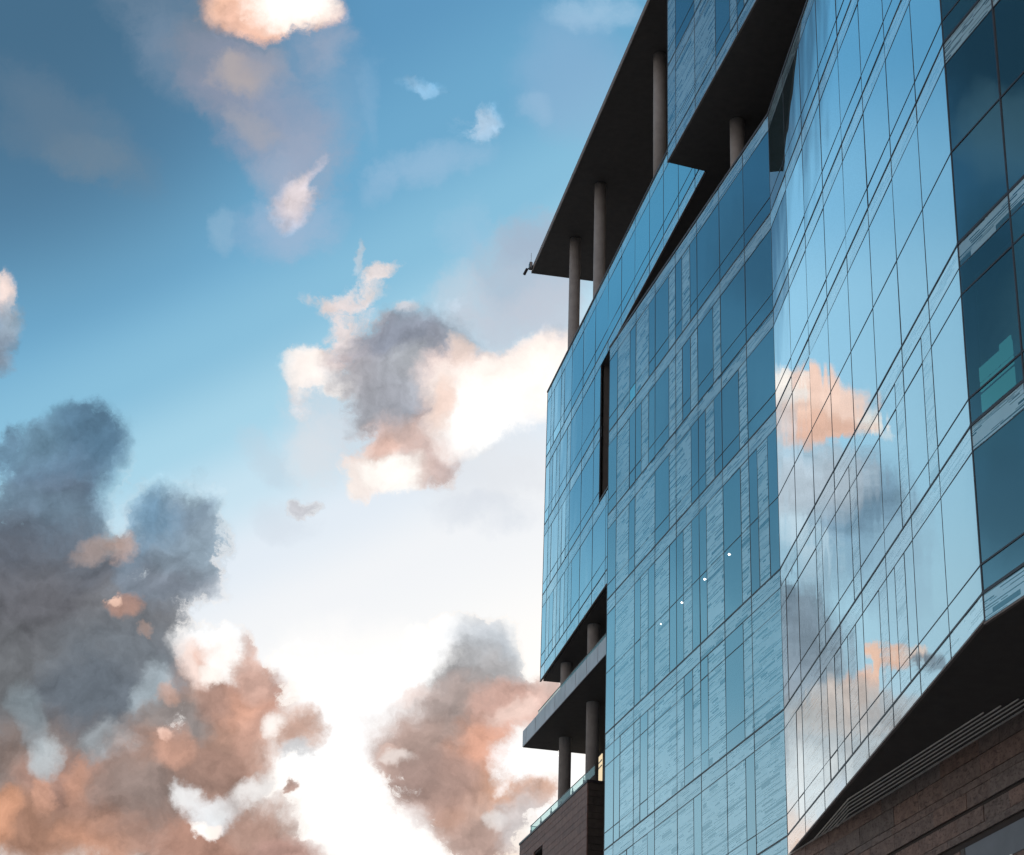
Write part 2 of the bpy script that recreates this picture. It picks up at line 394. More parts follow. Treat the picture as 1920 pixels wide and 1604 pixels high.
# roof canopy
FR = Frame(-10.80, .879, 106.587)
can = MB(); can.prism([FR.p(0), FR.p(62), FR.p(62, 34), FR.p(0, 34)], 63.1, 63.40)
canopy = can.build('roof_canopy', M_SOFFIT, tower, Matrix.Identity(4))
q = MB(); q.box(-.03, 62, -.05, 0, 63.07, 63.42); q.build('fascia', M_FASCIA2, canopy, FR.m)
q = MB(); q.box(-.05, -.001, 0, 34, 63.09, 63.42); q.build('fascia', M_FASCIA2, canopy, FR.m)

# round columns
for u, z0 in ((-11.55, 26), (-5.61, 26), (6.62, 54.5)):
    q = MB(); q.tube(FC.p3(u, .75, z0), FC.p3(u, .75, 63.12), .315, 40); q.build('column', M_COLUMN, tower, Matrix.Identity(4), True)
q = MB(); q.tube((8.72, 71.03, 46.4), (8.72, 71.03, 50.02), .30, 40); q.build('column', M_COLUMN, tower, Matrix.Identity(4), True)

# balcony slab with a panelled metal edge
q = MB(); q.prism([FS.p(.03, .03), FS.p(17, .03), FS.p(17, 9), FS.p(.03, 9)], 33.62, 34.43)
slab = q.build('balcony_slab', M_SOFFIT, tower, Matrix.Identity(4))
js = [-.02, .71]+[.71+1.86*i for i in range(1, 10)]
for a, b in zip(js, js[1:]):
    q = MB(); q.box(a+.028, b-.028, -.02, .02, 33.60, 34.45); q.build('fascia_panel', M_FASCIA, slab, FS.m)
q = MB(); q.box(-.04, -.005, .03, 9, 33.60, 34.45); q.build('fascia_panel', M_FASCIA, slab, FS.m)

# lit window in the recess behind the terrace
fW = Frame(-10.7941, *FC.p(0, 2.97))
wall = [o for o in tower.children if o.name == 'recess_wall'][0] if 'recess_wall' in bpy.data.objects else None
q = MB(); q.box(-13.55, -12.70, -.02, .02, 31.7, 33.36)
lw = q.build('lit_window', M_WARM, tower, fW.m); lw['label'] = 'narrow window glowing warm yellow'
q = MB(); q.box(-13.62, -12.62, -.05, -.02, 32.70, 32.75); q.box(-13.62, -12.62, -.05, -.02, 32.98, 33.03); q.build('window_frame', M_BAR, lw)

# pale trim lines under the overhang, one V-shaped strip inside the other
def strip(dA, dB, u_end, a_len):
    # corner where the line parallel to facade A meets the line parallel to the stone wall
    n1, n2 = FA.inn, FB.inn
    c1 = n1.dot(FA.o)+dA; c2 = n2.dot(FB.o)-dB
    det = n1.x*n2.y-n1.y*n2.x
    cx, cy = (c1*n2.y-c2*n1.y)/det, (n1.x*c2-n2.x*c1)/det
    P = Vector((cx, cy, 18.43)); mb = MB()
    mb.tube(P, P+FB.u*u_end, .021, 8); mb.tube(P, P-FA.u*a_len, .021, 8)
    return mb
for i, (dA, dB) in enumerate(((.318, .92), (.407, .765), (.498, .608), (.589, .449), (.682, .288))):
    s_ = strip(dA, dB, (8.5, 9.5, 10.5, 11.5, 13)[i], 4.6-.75*i).build('soffit_strip', M_ROD, tower, Matrix.Identity(4))

# interior of the lit room behind the dark facade
f2 = Frame(-15.978, *FD.p(0, .6))
q = MB()
for a, b in ((-.45, -.02), (.02, .50), (.54, 1.14)):
    zt = 25.24+.1*max(0, a)
    for z0, z1 in ((24.04, 24.50), (24.58, 24.80), (24.84, 25.22)): q.box(a, b, 0, .03, z0, z1)
q.box(.56, 1.1, 0, .03, 25.22, 25.36)
q.build('lit_ceiling', M_CEIL, tower, f2.m)
for a, b in ((-1.2, 2.6),):
    q = MB(); q.box(a, b, .5, .55, 23.4, 28.3); q.build('room_wall', plain('room_wall', (.10, .13, .14), .9), tower, f2.m)

# ---------------------------------------------------------------- things fixed to the tower
for i, (u, words) in enumerate(((14.96, 'nearest the bright facade, largest of the four bulbs'), (12.36, 'second from the bright facade'), (9.78, 'third from the bright facade'), (7.27, 'farthest and smallest'))):
    p = FB.p3(u, 0, 30.71)
    t = empty('facade_light', p, 'small white lamp glowing on the glass, '+words, 'lamp', 'small lamps in a row along the glass facade')
    rr = (.036, .034, .032, .024)[i]
    q = MB(); q.tube(FB.inn*-.001, FB.inn*-.012, rr*1.25, 18); q.build('housing', M_STEEL, t)
    bm = bmesh.new(); bmesh.ops.create_uvsphere(bm, u_segments=16, v_segments=10, radius=rr)
    me = bpy.data.meshes.new('bulb'); bm.to_mesh(me); bm.free(); me.materials.append(M_LAMP); me.polygons.foreach_set('use_smooth', [True]*len(me.polygons))
    o = bpy.data.objects.new('bulb', me); COL.objects.link(o); o.parent = t; o.location = -FB.inn*.008; o.scale = (1, 1, 1)

p = FR.p3(.25, -.05, 63.25)
cam_t = empty('security_camera', p, 'small dark camera on a bracket at the tip of the roof canopy', 'security camera')
q = MB(); q.box(-.16, .16, -.20, -.02, -.06, .36); q.build('junction_box', M_STEEL, cam_t, Matrix.Translation(p) @ FR.m.to_3x3().to_4x4(), bevel=.03)
q = MB(); q.tube((-.06, -.16, .08), (-.26, -.28, .0), .03, 10); q.build('arm', M_STEEL, cam_t, Matrix.Translation(p) @ FR.m.to_3x3().to_4x4())
q = MB(); q.tube((-.20, -.27, .06), (-.52, -.38, -.18), .085, 14); q.build('camera_body', M_BAR, cam_t, Matrix.Translation(p) @ FR.m.to_3x3().to_4x4())
q = MB(); q.tube((.05, -.1, .3), (.05, -.1, 1.0), .012, 8); q.build('aerial', M_STEEL, cam_t, Matrix.Translation(p) @ FR.m.to_3x3().to_4x4())

# ---------------------------------------------------------------- balustrades
def balustrade(label, fr, u0, u1, z, h, set_in, gap, posts, group):
    p = fr.p3(u0, set_in, z)
    t = empty('glass_balustrade', p, label, 'balustrade', group)
    MW = Matrix.Translation(p) @ fr.m.to_3x3().to_4x4(); L = u1-u0
    k = 0; x = 0
    n = max(1, round(L/gap)); g = L/n
    for i in range(n):
        q = MB(); q.box(i*g+.02, (i+1)*g-.02, -.008, .008, .02, h-.02); q.build('glass_panel', M_RAILGLASS, t, MW)
        if posts:
            q = MB(); q.box(i*g-.02 if i else 0, i*g+.02 if i else .03, .01, .05, 0, h-.04); q.tube((i*g+.01, .03, .02), (i*g+.01, .03, .26), .05, 10); q.build('post', M_STEEL, t, MW)
    q = MB(); q.tube((0, 0, h), (L, 0, h), .022, 8); q.build('handrail', M_STEEL, t, MW)
    if posts:
        q = MB(); q.box(-.008, .008, .02, 2.4, .02, h-.02); q.build('glass_panel', M_RAILGLASS, t, MW)
        q = MB(); q.tube((0, 0, h), (0, 2.4, h), .022, 8); q.build('handrail', M_STEEL, t, MW)
        q = MB(); q.box(0, L, -.012, .012, .0, .05); q.build('base_shoe', M_STEEL, t, MW)
    return t
balustrade('clear glass balustrade with dark posts along the top of the brown block', FK, -10.62, .9, 29.3, .46, .06, 1.92, True, None)
balustrade('thin glass balustrade along the edge of the grey balcony slab', FS, 2.9, 15.2, 34.45, .20, .03, 2.0, False, None)

# ---------------------------------------------------------------- brown tiled block at the lower left
annex = empty('tiled_building', FK.p3(0, 0, 0), 'low brown tiled block with a terrace on its roof', 'building')
rows = []; z = 29.18; hs = [.36, .30, .40, .36, .30, .44, .38]
i = 0
while z > 22:
    h = hs[i % 7]; rows.append((z-h, z)); z -= h; i += 1
WU0, WU1, WZ0, WZ1 = -9.5, -7.81, 24.9, 28.02
def tiled(fr, u0, u1, hole=None, seed=1):
    rnd = random.Random(seed); mb = MB()
    for k, (a, b) in enumerate(rows):
        u = u0-rnd.random()*1.2
        while u < u1:
            w = 1.3+rnd.random()*1.1; e = min(u+w, u1); s0 = max(u, u0)
            u += w
            if e-s0 < .05: continue
            segs = [(s0, e)]
            if hole and b > hole[2]+.02 and a < hole[3]-.02:
                segs = []
                if s0 < hole[0]: segs.append((s0, min(e, hole[0])))
                if e > hole[1]: segs.append((max(s0, hole[1]), e))
            for p_, q_ in segs:
                if q_-p_ > .03:
                    d = rnd.uniform(0, .004); mb.box(p_+.006, q_-.006, -.03-d, .02, a+.008, b-.008)
    return mb
MWK = FK.m
tiled(FK, -12.4, 0, (WU0, WU1, WZ0, WZ1), 3).build('tile_cladding', M_TILE, annex, MWK)
FK2 = Frame(-13.7548+90, *FK.p(0, 0)); # return wall, runs back from the corner
M_TILED = island('shaded_side_tile', ((.040, .036, .034), (.048, .043, .040), (.035, .032, .031)), .7, .004, 9)  # darker copy of the brown tile, the side's shade put into its colour
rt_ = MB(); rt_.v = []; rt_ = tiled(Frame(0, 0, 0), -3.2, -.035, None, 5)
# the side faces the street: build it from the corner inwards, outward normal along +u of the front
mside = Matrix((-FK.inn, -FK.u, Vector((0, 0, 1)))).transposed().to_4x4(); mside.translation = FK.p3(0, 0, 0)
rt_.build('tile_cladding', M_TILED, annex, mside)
q = MB(); q.box(-12.4, WU0-.001, .03, 14, 0, 29.2); q.box(WU0, WU1, .6, 14, 0, 29.2); q.box(WU1+.001, -.03, .03, 14, 0, 29.2); q.box(WU0, WU1, .03, .6, WZ1, 29.2); q.build('building_core', M_JOINT, annex, MWK)
q = MB(); q.box(-12.45, .05, -.06, .4, 29.19, 29.30); q.box(-.4, .05, .4, 3.4, 29.19, 29.30); q.build('coping', M_BAR, annex, MWK)
q = MB(); q.box(WU0+.05, WU1-.05, .35, .4, WZ0, WZ1-.02); q.build('window', M_GLASS, annex, MWK)

# ---------------------------------------------------------------- rough stone base wall at the lower right
stone = empty('stone_wall', FB.p3(30, 0, 0), 'rough brown stone wall under the glass overhang', 'wall')
sr = [(17.99, 18.46), (17.44, 17.99), (17.22, 17.44), (16.76, 17.22), None, (16.22, 16.66), (16.0, 16.22)]
lowrows = [(15.45, 15.80), (15.0, 15.45), (14.4, 15.0), (13.8, 14.4)]
rnd = random.Random(11); mb = MB()
def course(a, b, u0, u1, mn, mx):
    u = u0-rnd.random()
    while u < u1:
        w = rnd.uniform(mn, mx); s0, e = max(u, u0), min(u+w, u1); u += w
        if e-s0 > .08: mb.box(s0+.008, e-.008, -.045-rnd.uniform(0, .022), .05, a+.009, b-.009)
for r_ in sr:
    if r_: course(r_[0], r_[1], 19.85, 46, 1.1, 2.6)
for a, b in lowrows: course(a, b, 19.85, 31.7, 1.1, 2.4)
course(14.3, 15.03, 34.55, 46, 1.1, 2.4)
mb.build('stone_cladding', M_STONE, stone, FB.m)
q = MB(); q.box(19.8, 46, .0, .04, 13, 18.46); q.build('wall_backing', M_JOINT, stone, FB.m)
q = MB(); q.box(19.8, 46, -.11, .0, 18.425, 18.455); q.build('coping', M_ROD, stone, FB.m)
q = MB(); q.box(31.95, 46, -.03, .0, 15.05, 15.82); q.build('metal_panel', M_PANEL, stone, FB.m, bevel=.01)
q = MB(); q.box(31.7, 31.93, -.035, .0, 13, 15.82); q.build('panel_reveal', M_SOFFIT, stone, FB.m)
q = MB(); q.box(30, 34.5, -.06, -.031, 15.03, 15.06); q.build('panel_trim', M_ROD, stone, FB.m)

# ---------------------------------------------------------------- ground
q = MB(); q.v = [(-4000, -4000, 0), (4000, -4000, 0), (4000, 4000, 0), (-4000, 4000, 0)]; q.f = [(0, 1, 2, 3)]
g = q.build('ground', M_GROUND); g['kind'] = 'structure'

# ---------------------------------------------------------------- light
SUN_AZ, SUN_EL = -4.0, 12.0
sd = bpy.data.lights.new('sun', 'SUN'); sd.energy = 1.0; sd.angle = R(10); sd.color = (1, .80, .62)
so = bpy.data.objects.new('sun', sd); COL.objects.link(so)
sv = Vector((math.sin(R(SUN_AZ))*math.cos(R(SUN_EL)), math.cos(R(SUN_AZ))*math.cos(R(SUN_EL)), math.sin(R(SUN_EL))))
so.rotation_euler = (-sv).to_track_quat('-Z', 'Y').to_euler()

# ---------------------------------------------------------------- sky with clouds, laid out by compass bearing and height
CLOUDS = [
 (-4.163,16.165,2.73,2.45,0,'fffaf4',0.95,1.8,1.15),(-5.266,18.822,1.59,0.87,-8,'ffffff',0.85,0.45,1.1),(-3.677,17.904,2.75,1.3,-12,'ffffff',0.9,0.8,1.15),
 (-4.056,14.615,2.15,2.43,0,'ffffff',1,1.5,1.15),(-1.648,19.945,1.38,0.61,-14,'ffffff',0.9,0.4,1.1),(-5.515,14.397,1.71,1.28,0,'fffdfa',1,1.5,1.1),
 (1.234,16.377,1.3,1.59,0,'ffffff',0.9,1.5,1.1),(-14.325,32.52,2.13,0.85,25,'6f8599',0.38,1.3,1),(-13.642,31.903,1,0.51,15,'7c8b99',0.3,1.2,1),
 (-15.684,33.165,1.55,0.85,20,'5b7790',0.3,1.3,1),(-11.57,36.01,1.7,0.99,20,'74899f',0.55,1.3,1),(-11.043,34.804,1.57,0.85,30,'7b90a8',0.5,1.3,1),
 (-9.792,35.796,1.28,1,15,'6e8195',0.68,1.2,1),(-9.643,34.679,1.43,0.89,30,'858d9e',0.62,1.2,1),(-8.683,33.924,1.72,1,40,'8f98ae',0.6,1.25,1),
 (-7.478,33.178,1.44,1.15,50,'98a5bd',0.52,1.3,1),(-9.197,34.584,0.74,0.4,10,'b6acab',0.68,1.1,1),(-8.46,34.943,0.57,0.43,0,'a39fa8',0.5,1.1,1),
 (-7.368,35.329,1,1.15,0,'8ba2bc',0.5,1.25,1),(-6.629,35.818,0.64,0.86,0,'a9aec0',0.42,1.2,1),(-7.146,32.488,1.01,0.87,20,'a3adc2',0.45,1.3,1),
 (-5.977,34.59,0.65,1.29,0,'8dabc7',0.35,1.3,1),(-8.801,33.483,0.66,0.34,20,'a8a8b0',0.5,1.1,1),(-7.791,32.144,0.72,0.58,30,'9fb0c8',0.4,1.2,1),
 (-6.983,30.914,1.01,0.87,0,'a3bad4',0.4,1.3,1),(-8.584,36.656,1.68,0.88,-12,'f7c6aa',1,0.55,1.05),(-9.041,36.088,0.86,0.54,10,'eec0ab',0.8,0.6,1),
 (-7.905,36.918,1.07,0.74,-25,'fffaf4',1,0.6,1.15),(-7.188,31.591,0.67,0.84,15,'c6c4d0',0.78,0.9,1),(-7.079,31.846,0.38,0.64,10,'e2d6d8',0.8,0.7,1),
 (-6.638,32.531,0.23,0.32,30,'cdc6d0',0.5,0.8,1),(-7.454,30.584,1.09,0.72,0,'a5b8d2',0.4,1.2,1),(-9.438,30.396,0.35,0.49,10,'97b9d3',0.5,1.1,1),
 (-1.47,33.924,0.7,0.5,-10,'a8c6df',0.6,1,1),(-2.088,34.041,0.45,0.28,0,'b4cbe0',0.4,1,1),(-3.048,32.772,1.36,0.51,-12,'9fc0dc',0.5,1.2,1),
 (-4.545,32.107,0.45,0.68,10,'9dbedb',0.4,1.2,1),(-3.379,34.976,0.52,0.29,0,'9bbfdb',0.5,1,1),(2.213,37.066,1.01,0.47,0,'a6c8e2',0.6,1.2,1),
 (1.724,35.223,1.12,1.35,-30,'93b4d4',0.5,1.4,1),(0.686,34.634,0.45,0.34,0,'9fc0dc',0.4,1.2,1),(-4.996,34.376,0.31,1.01,0,'90b4d3',0.3,1.2,1),
 (-1.567,30.962,0.68,0.79,20,'a5c6df',0.35,1.3,1),(0.258,29.862,1.25,1.48,0,'b5bfcf',0.7,1.2,1),(0.474,30.885,0.8,0.68,-20,'a3b5ca',0.6,1.1,1),
 (-1.725,29.209,0.74,0.85,0,'c8d0dc',0.5,1.2,1),(1.05,28.716,0.68,0.91,0,'c6ccd8',0.6,1.2,1),(-0.607,28.523,0.91,0.68,0,'c5ccd8',0.6,1.2,1),
 (-15.727,27.948,0.45,0.57,0,'f1dcd4',0.9,0.7,1),(-15.529,26.973,0.43,0.88,0,'8b98a8',0.85,0.8,1),(-15.259,27.514,0.43,0.43,0,'a9bccb',0.5,1,1),
 (-5.299,29.009,1.16,0.44,-18,'f0dfd8',0.75,0.8,1),(-5.25,28.43,0.73,0.87,0,'e8e0e2',0.7,1,1),(-5.907,28.747,0.58,0.44,-20,'ecdcd8',0.5,0.8,1),
 (-4.325,29.772,0.65,0.25,-30,'efe1dd',0.8,0.7,1),(-4.969,30.05,0.15,0.44,0,'d9dce2',0.5,0.8,1),(-3.506,28.859,0.29,0.19,0,'ebe6e8',0.7,0.7,1),
 (-4.003,28.364,0.23,0.26,0,'e9e4e6',0.6,0.7,1),(-5.184,25.66,1.38,1.6,0,'d6dbe3',0.6,1.2,1),(-5.739,24.6,0.73,1.02,0,'dfe3e8',0.45,1.2,1),
 (-6.279,26.167,0.49,0.9,0,'e9e3e4',0.6,1,1),(-5.96,27.139,0.81,0.67,0,'fcf2ec',0.95,0.6,1.05),(-4.698,27.737,0.76,0.7,0,'f8e3d9',0.9,0.7,1),
 (-5.137,28.073,0.58,0.58,0,'ece0de',0.7,0.8,1),(-4.49,27.166,0.66,0.52,-15,'ddb8ac',0.75,0.8,1),(-5.19,26.726,0.35,0.39,0,'fff8f2',0.95,0.6,1.05),
 (-4.299,26.812,0.58,0.58,0,'bdb2b4',0.7,0.9,1),(-3.182,27.241,1.75,1.53,0,'a7abb7',0.92,0.8,1),(-4.423,26.293,0.73,1.02,0,'b3b2b7',0.7,1,1),
 (-3.23,27.969,1.31,0.61,0,'9097a6',0.85,0.8,1),(-2.841,27.04,0.91,0.61,0,'bcc0c6',0.75,0.9,1),(-3.684,26.19,1.09,0.88,0,'a0a3ac',0.8,0.9,1),
 (-1.871,27.305,0.58,0.88,-20,'a5a9b5',0.7,0.9,1),(-3.226,25.411,1.02,0.58,0,'c6afa9',0.8,0.8,1),(-3.514,24.883,1.24,0.76,0,'dbbcb1',0.8,0.8,1),
 (-4.123,24.41,0.9,0.76,0,'f0ddd5',0.85,0.8,1),(-4.42,24.101,0.47,0.67,10,'fbf0ea',0.85,0.6,1),(-3.205,24.344,0.85,0.61,0,'fffaf4',1,0.6,1.1),
 (-2.204,24.51,0.58,0.73,0,'cfb3ab',0.75,0.9,1),(-3.609,25.098,0.41,0.29,0,'e9c3b5',0.8,0.7,1),(-1.792,25.845,0.88,0.88,0,'e3c3b8',0.8,0.8,1),
 (-1.049,27.338,1.32,0.53,-15,'e6cec5',0.85,0.8,1),(0.593,27.464,1.1,0.73,-20,'fbe9e0',0.95,0.7,1.05),(-0.037,26.715,1.9,1.1,-14,'fff7f0',1,0.6,1.12),
 (-0.984,25.951,1.39,0.91,-30,'fffdfa',1,0.6,1.12),(-2.007,26.202,0.35,0.73,20,'f9ddd0',0.85,0.6,1),(-1.598,27.755,0.23,0.32,0,'f3ddd3',0.8,0.6,1),
 (-0.973,27.458,0.19,0.2,0,'fdf3ec',0.9,0.5,1),(-1.068,24.265,1.61,0.88,0,'e2e5ea',0.6,1.2,1),(0.032,24.888,1.17,0.73,0,'e6e9ee',0.55,1.2,1),
 (-5.968,23.198,0.44,0.32,15,'c6c4c9',0.75,1,1),(-7.309,24.337,1.02,0.38,30,'c1d1de',0.4,1.2,1),(-0.862,23.25,1.17,0.44,0,'d5dce6',0.45,1.2,1),
 (-6.524,22.722,0.73,0.44,20,'d0dae5',0.4,1.2,1),(-12.928,24.073,1.32,1.12,-25,'62829b',0.9,0.7,1),(-12.771,24.597,0.79,0.64,0,'5c7d96',0.9,0.6,1),
 (-14.15,23.996,0.85,0.78,0,'7294ab',0.8,0.9,1),(-13.368,22.868,1.28,1.21,0,'6a8299',0.95,0.8,1),(-12.993,22.912,0.69,0.69,0,'66788b',0.9,0.8,1),
 (-14.127,22.347,1.07,0.92,0,'71889b',0.85,0.9,1),(-14.911,23.97,0.36,0.71,0,'6d8da5',0.8,0.8,1),(-12.797,22.071,0.86,0.86,0,'6f8597',0.9,0.8,1),
 (-13.632,20.545,2.98,1.63,0,'646d7a',1,0.7,1),(-11.949,20.296,1.86,1.57,0,'6b717b',1,0.7,1),(-13.098,18.894,3.55,1.99,0,'68696f',1,0.7,1),
 (-10.568,19.498,1.29,1.36,0,'787a7f',0.95,0.8,1),(-12.558,17.108,3.54,1.98,0,'6d7074',1,0.7,1),(-10.822,17.906,1.78,1.57,0,'737a82',0.95,0.8,1),
 (-11.745,17.609,1.14,0.85,0,'68717b',0.8,1,1),(-9.991,21.926,1.27,1.41,0,'7c96ac',0.92,0.7,1),(-9.459,22.409,0.89,0.89,0,'8497a9',0.85,0.8,1),
 (-9.676,20.944,1.3,0.89,0,'7d8692',0.92,0.8,1),(-8.751,21.892,0.65,0.94,0,'9aacba',0.65,0.9,1),(-10.506,22.745,0.72,0.65,0,'7396b0',0.8,0.8,1),
 (-9.699,21.809,0.72,0.72,0,'92a6b6',0.5,1,1),(-12.165,21.68,0.63,0.31,-15,'b9a39a',0.55,0.8,1),(-11.452,21.711,0.37,0.36,30,'c4a79b',0.7,0.8,1),
 (-10.856,20.002,0.37,0.32,-30,'c99b88',0.6,0.7,1),(-11.059,20.183,0.17,0.13,0,'f5cdb9',0.8,0.6,1),(-10.296,19.365,0.19,0.14,0,'c3a598',0.5,0.8,1),
 (-12.863,15.119,2.67,1.55,0,'8d7b74',0.9,1,1),(-11.585,15.232,1.55,0.88,0,'b08a7c',0.8,1,1),(-12.984,13.931,3.64,0.87,0,'a9826f',0.97,0.9,1),
 (-10.734,14.187,0.92,0.59,0,'d8a084',0.85,1,1),(-11.459,15.382,0.4,0.57,0,'dba58c',0.75,0.9,1),(-12.411,14.951,0.23,0.45,0,'dba890',0.6,0.8,1),
 (-13.571,14.086,0.49,0.7,0,'d09a7d',0.8,1,1),(-12.479,15.992,0.45,0.45,30,'b9c4c9',0.75,0.9,1),(-13.113,16.914,0.42,0.85,-20,'8f9da5',0.6,1,1),
 (-10.788,16.422,0.63,0.43,0,'b0b9bf',0.75,0.9,1),(-10.32,16.433,0.24,0.24,0,'d0d6da',0.8,0.8,1),(-10.165,17.749,0.43,0.79,10,'abb8c0',0.75,0.9,1),
 (-7.976,17.068,1.69,2.01,0,'b99686',0.97,0.55,1),(-7.165,17.981,0.75,1.15,0,'c9a092',0.92,0.6,1),(-7.586,17.666,0.75,0.79,0,'d8a58e',0.75,0.9,1),
 (-8.773,16.159,1.71,1.36,0,'a48679',0.92,0.7,1),(-9.195,17.331,0.79,0.64,0,'8f8a89',0.8,0.9,1),(-8.225,18.047,0.65,0.57,0,'b08f83',0.8,0.9,1),
 (-6.898,16.715,0.6,0.79,0,'cda392',0.65,0.8,1),(-8.025,16.071,1,0.71,0,'a8877a',0.8,0.9,1),(-8.354,19.299,1.04,0.49,-8,'ffffff',1,0.5,1.1),
 (-8.687,18.87,0.66,0.52,0,'fae2d8',0.9,0.6,1),(-8.395,18.965,0.4,0.32,0,'e6bfb0',0.8,0.7,1),(-7.851,19.136,0.63,0.46,0,'fffaf6',0.95,0.6,1.05),
 (-8.361,18.638,0.37,0.23,0,'fff6ef',0.95,0.5,1.05),(-7.132,18.915,0.37,0.81,-15,'cfaa9c',0.88,0.6,1),(-5.74,17.188,0.63,0.58,0,'c7a596',0.92,0.6,1),
 (-6.458,17.143,0.29,0.29,0,'fff6f0',1,0.7,1.05),(-5.791,15.621,0.26,0.24,0,'c2a195',0.88,0.6,1),(-5.622,16.653,0.29,0.2,0,'ccd0d4',0.7,0.8,1),
 (-9.38,14.988,1.99,1.42,0,'9e8277',0.92,0.8,1),(-6.841,14.459,1.57,1.03,0,'b09083',0.97,0.6,1),(-5.767,13.893,1.14,0.6,0,'b9958a',0.95,0.6,1),
 (-8.547,13.999,1.28,0.57,0,'b48c7c',0.9,0.9,1),(-9.86,15.372,1.14,0.71,0,'948681',0.7,1,1),(-8.714,15.317,0.31,0.37,0,'f4f3f3',0.95,0.6,1),
 (-8.023,14.874,0.6,0.43,-20,'eff1f3',0.95,0.6,1),(-8.323,14.363,0.24,0.18,0,'fffaf5',1,0.5,1.1),(-7.985,14.484,0.26,0.14,-30,'fff2ea',1,0.5,1.05),
 (-7.65,15.25,0.57,0.23,-30,'e8e6e6',0.6,0.8,1),(-6.885,15.752,0.57,0.31,-20,'f3f0ee',0.85,0.7,1),(-9.45,16.814,0.19,0.17,0,'ffddce',0.95,0.7,1.05),
 (-9.184,16.552,0.54,0.46,0,'d9a893',0.6,1,1),(-9.857,17.918,0.29,0.23,0,'d8a993',0.5,0.9,1),(-0.643,19.984,1.02,0.67,0,'cdd2d8',0.85,0.6,1),
 (-0.388,19.414,0.9,0.9,0,'bcc3ca',0.85,0.8,1),(-0.972,18.671,1.04,1.31,10,'a5a5a7',0.92,0.6,1),(-0.215,18.914,0.65,0.73,0,'b3b1b2',0.8,0.8,1),
 (-1.258,16.581,2.16,1.91,0,'bd9e93',0.97,0.5,1),(-1.165,17.873,1.23,1.01,0,'a99a95',0.92,0.7,1),(-2.092,16.69,1.18,1.15,0,'b39b92',0.92,0.6,1),
 (-0.46,15.473,1.37,1.44,0,'c39c8a',0.92,0.6,1),(-0.147,17.121,1.23,0.84,-30,'dfa992',0.88,0.8,1),(0.196,18.136,1.04,0.75,0,'d9b2a5',0.9,0.7,1),
 (1.105,18.377,0.61,0.65,0,'d9b9ae',0.85,0.7,1),(0.203,17.92,0.65,0.32,-25,'f0d5ca',0.7,0.8,1),(0.349,15.854,1.22,0.72,0,'d9a98f',0.95,0.8,1),
 (-1.456,16.004,1.15,0.65,0,'a98f87',0.7,1,1),(0.087,14.785,1,1,0,'c9b0a6',0.75,0.9,1),(-0.788,14.403,1.08,0.65,0,'b69b91',0.85,0.9,1),
 (0.697,16.719,0.84,0.66,10,'ffffff',1,0.6,1.15),(0.911,17.153,0.61,0.49,0,'fffdfa',0.9,0.9,1.1),(-0.074,15.132,0.26,0.32,0,'f1e9e5',0.8,0.7,1),
 (0.751,14.946,0.65,0.86,0,'dcdcde',0.6,1,1),(-3.086,16.931,0.26,0.14,0,'d9bdb2',0.6,0.9,1),(-2.488,18.393,0.58,0.23,-20,'f4ded6',0.5,1,1),
 (-2.813,16.659,0.35,0.2,10,'f2e6e0',0.7,0.7,1),(-17.154,21.72,1.3,2.45,0,'9bb0bf',0.65,1.15,1),(-19.05,22.817,1.15,1.58,0,'9dbdd2',0.6,1.15,1),
 (-18.63,23.696,1.3,1.15,0,'86a3b8',0.85,0.9,1),(-17.407,24.313,1.45,1.01,0,'c9d0d8',0.9,0.8,1.1),(-16.895,23.169,0.52,1.45,0,'e2f0f8',0.7,1.1,1.1),
 (-17.816,22.856,0.26,1.15,0,'dcedf6',0.6,1.1,1.1),(-19.919,21.923,0.72,1.72,0,'b5d4e6',0.5,1.2,1),(-17.719,26.184,1.27,0.9,0,'fccdb6',1,0.4,1.3),
 (-17.025,26.859,0.64,0.49,0,'ffeee2',1,0.4,1.35),(-17.747,26.834,0.52,0.58,0,'fccfba',1,0.4,1.3),(-18.6,26.295,0.61,0.61,0,'fdd3bf',1,0.4,1.35),
 (-19.364,25.757,0.37,0.46,0,'fff0e4',1,0.4,1.35),(-17.932,25.569,1.16,0.35,0,'f3bda4',0.85,0.8,1.2),(-16.592,25.929,0.52,0.67,0,'e2d6d4',0.7,0.9,1.1),
 (-16.36,27.24,0.17,0.38,0,'fdeade',0.9,0.5,1.25),(-16.823,18.714,1.15,1.58,0,'aab0b8',0.95,0.9,1),(-16.794,20.145,0.86,1.15,0,'929fab',0.9,1,1),
 (-17.735,17.14,1.71,1.29,0,'d0cecd',0.9,0.9,1.1),(-18.069,18.054,0.94,0.66,0,'d8c8bf',0.9,0.9,1.1),(-18.631,18.937,0.63,0.43,0,'f6c3ab',0.95,0.5,1.25),
 (-19.205,19.377,0.31,0.46,0,'fcc9ae',0.95,0.5,1.3),(-19.824,19.501,0.37,0.4,0,'f9c6ac',0.95,0.5,1.25),(-20.304,19.556,0.29,0.26,0,'f9dccb',0.8,0.6,1.2),
 (-20.54,19.293,0.37,0.26,0,'8a959f',0.9,0.6,1),(-18.962,18.106,1,0.64,-20,'cfc8c6',0.8,1,1.1),(-18.24,18.548,0.86,0.57,0,'e3cdc1',0.8,0.9,1.1),
 (-16.336,14.903,0.85,0.94,0,'ffe2d2',1,0.9,1.35),(-17.058,14.69,0.71,0.48,0,'ffcdb0',0.95,0.7,1.3),(-16.667,16.164,0.86,0.86,0,'f7f4f1',0.85,1,1.2),
 (-34.15,29.322,2.18,1.74,40,'4d84a4',0.35,1.5,1),(-32.191,24.372,1.31,2.33,0,'5b95b2',0.35,1.5,1),(-35.352,22.911,1.31,1.74,30,'4f88a5',0.4,1.5,1),
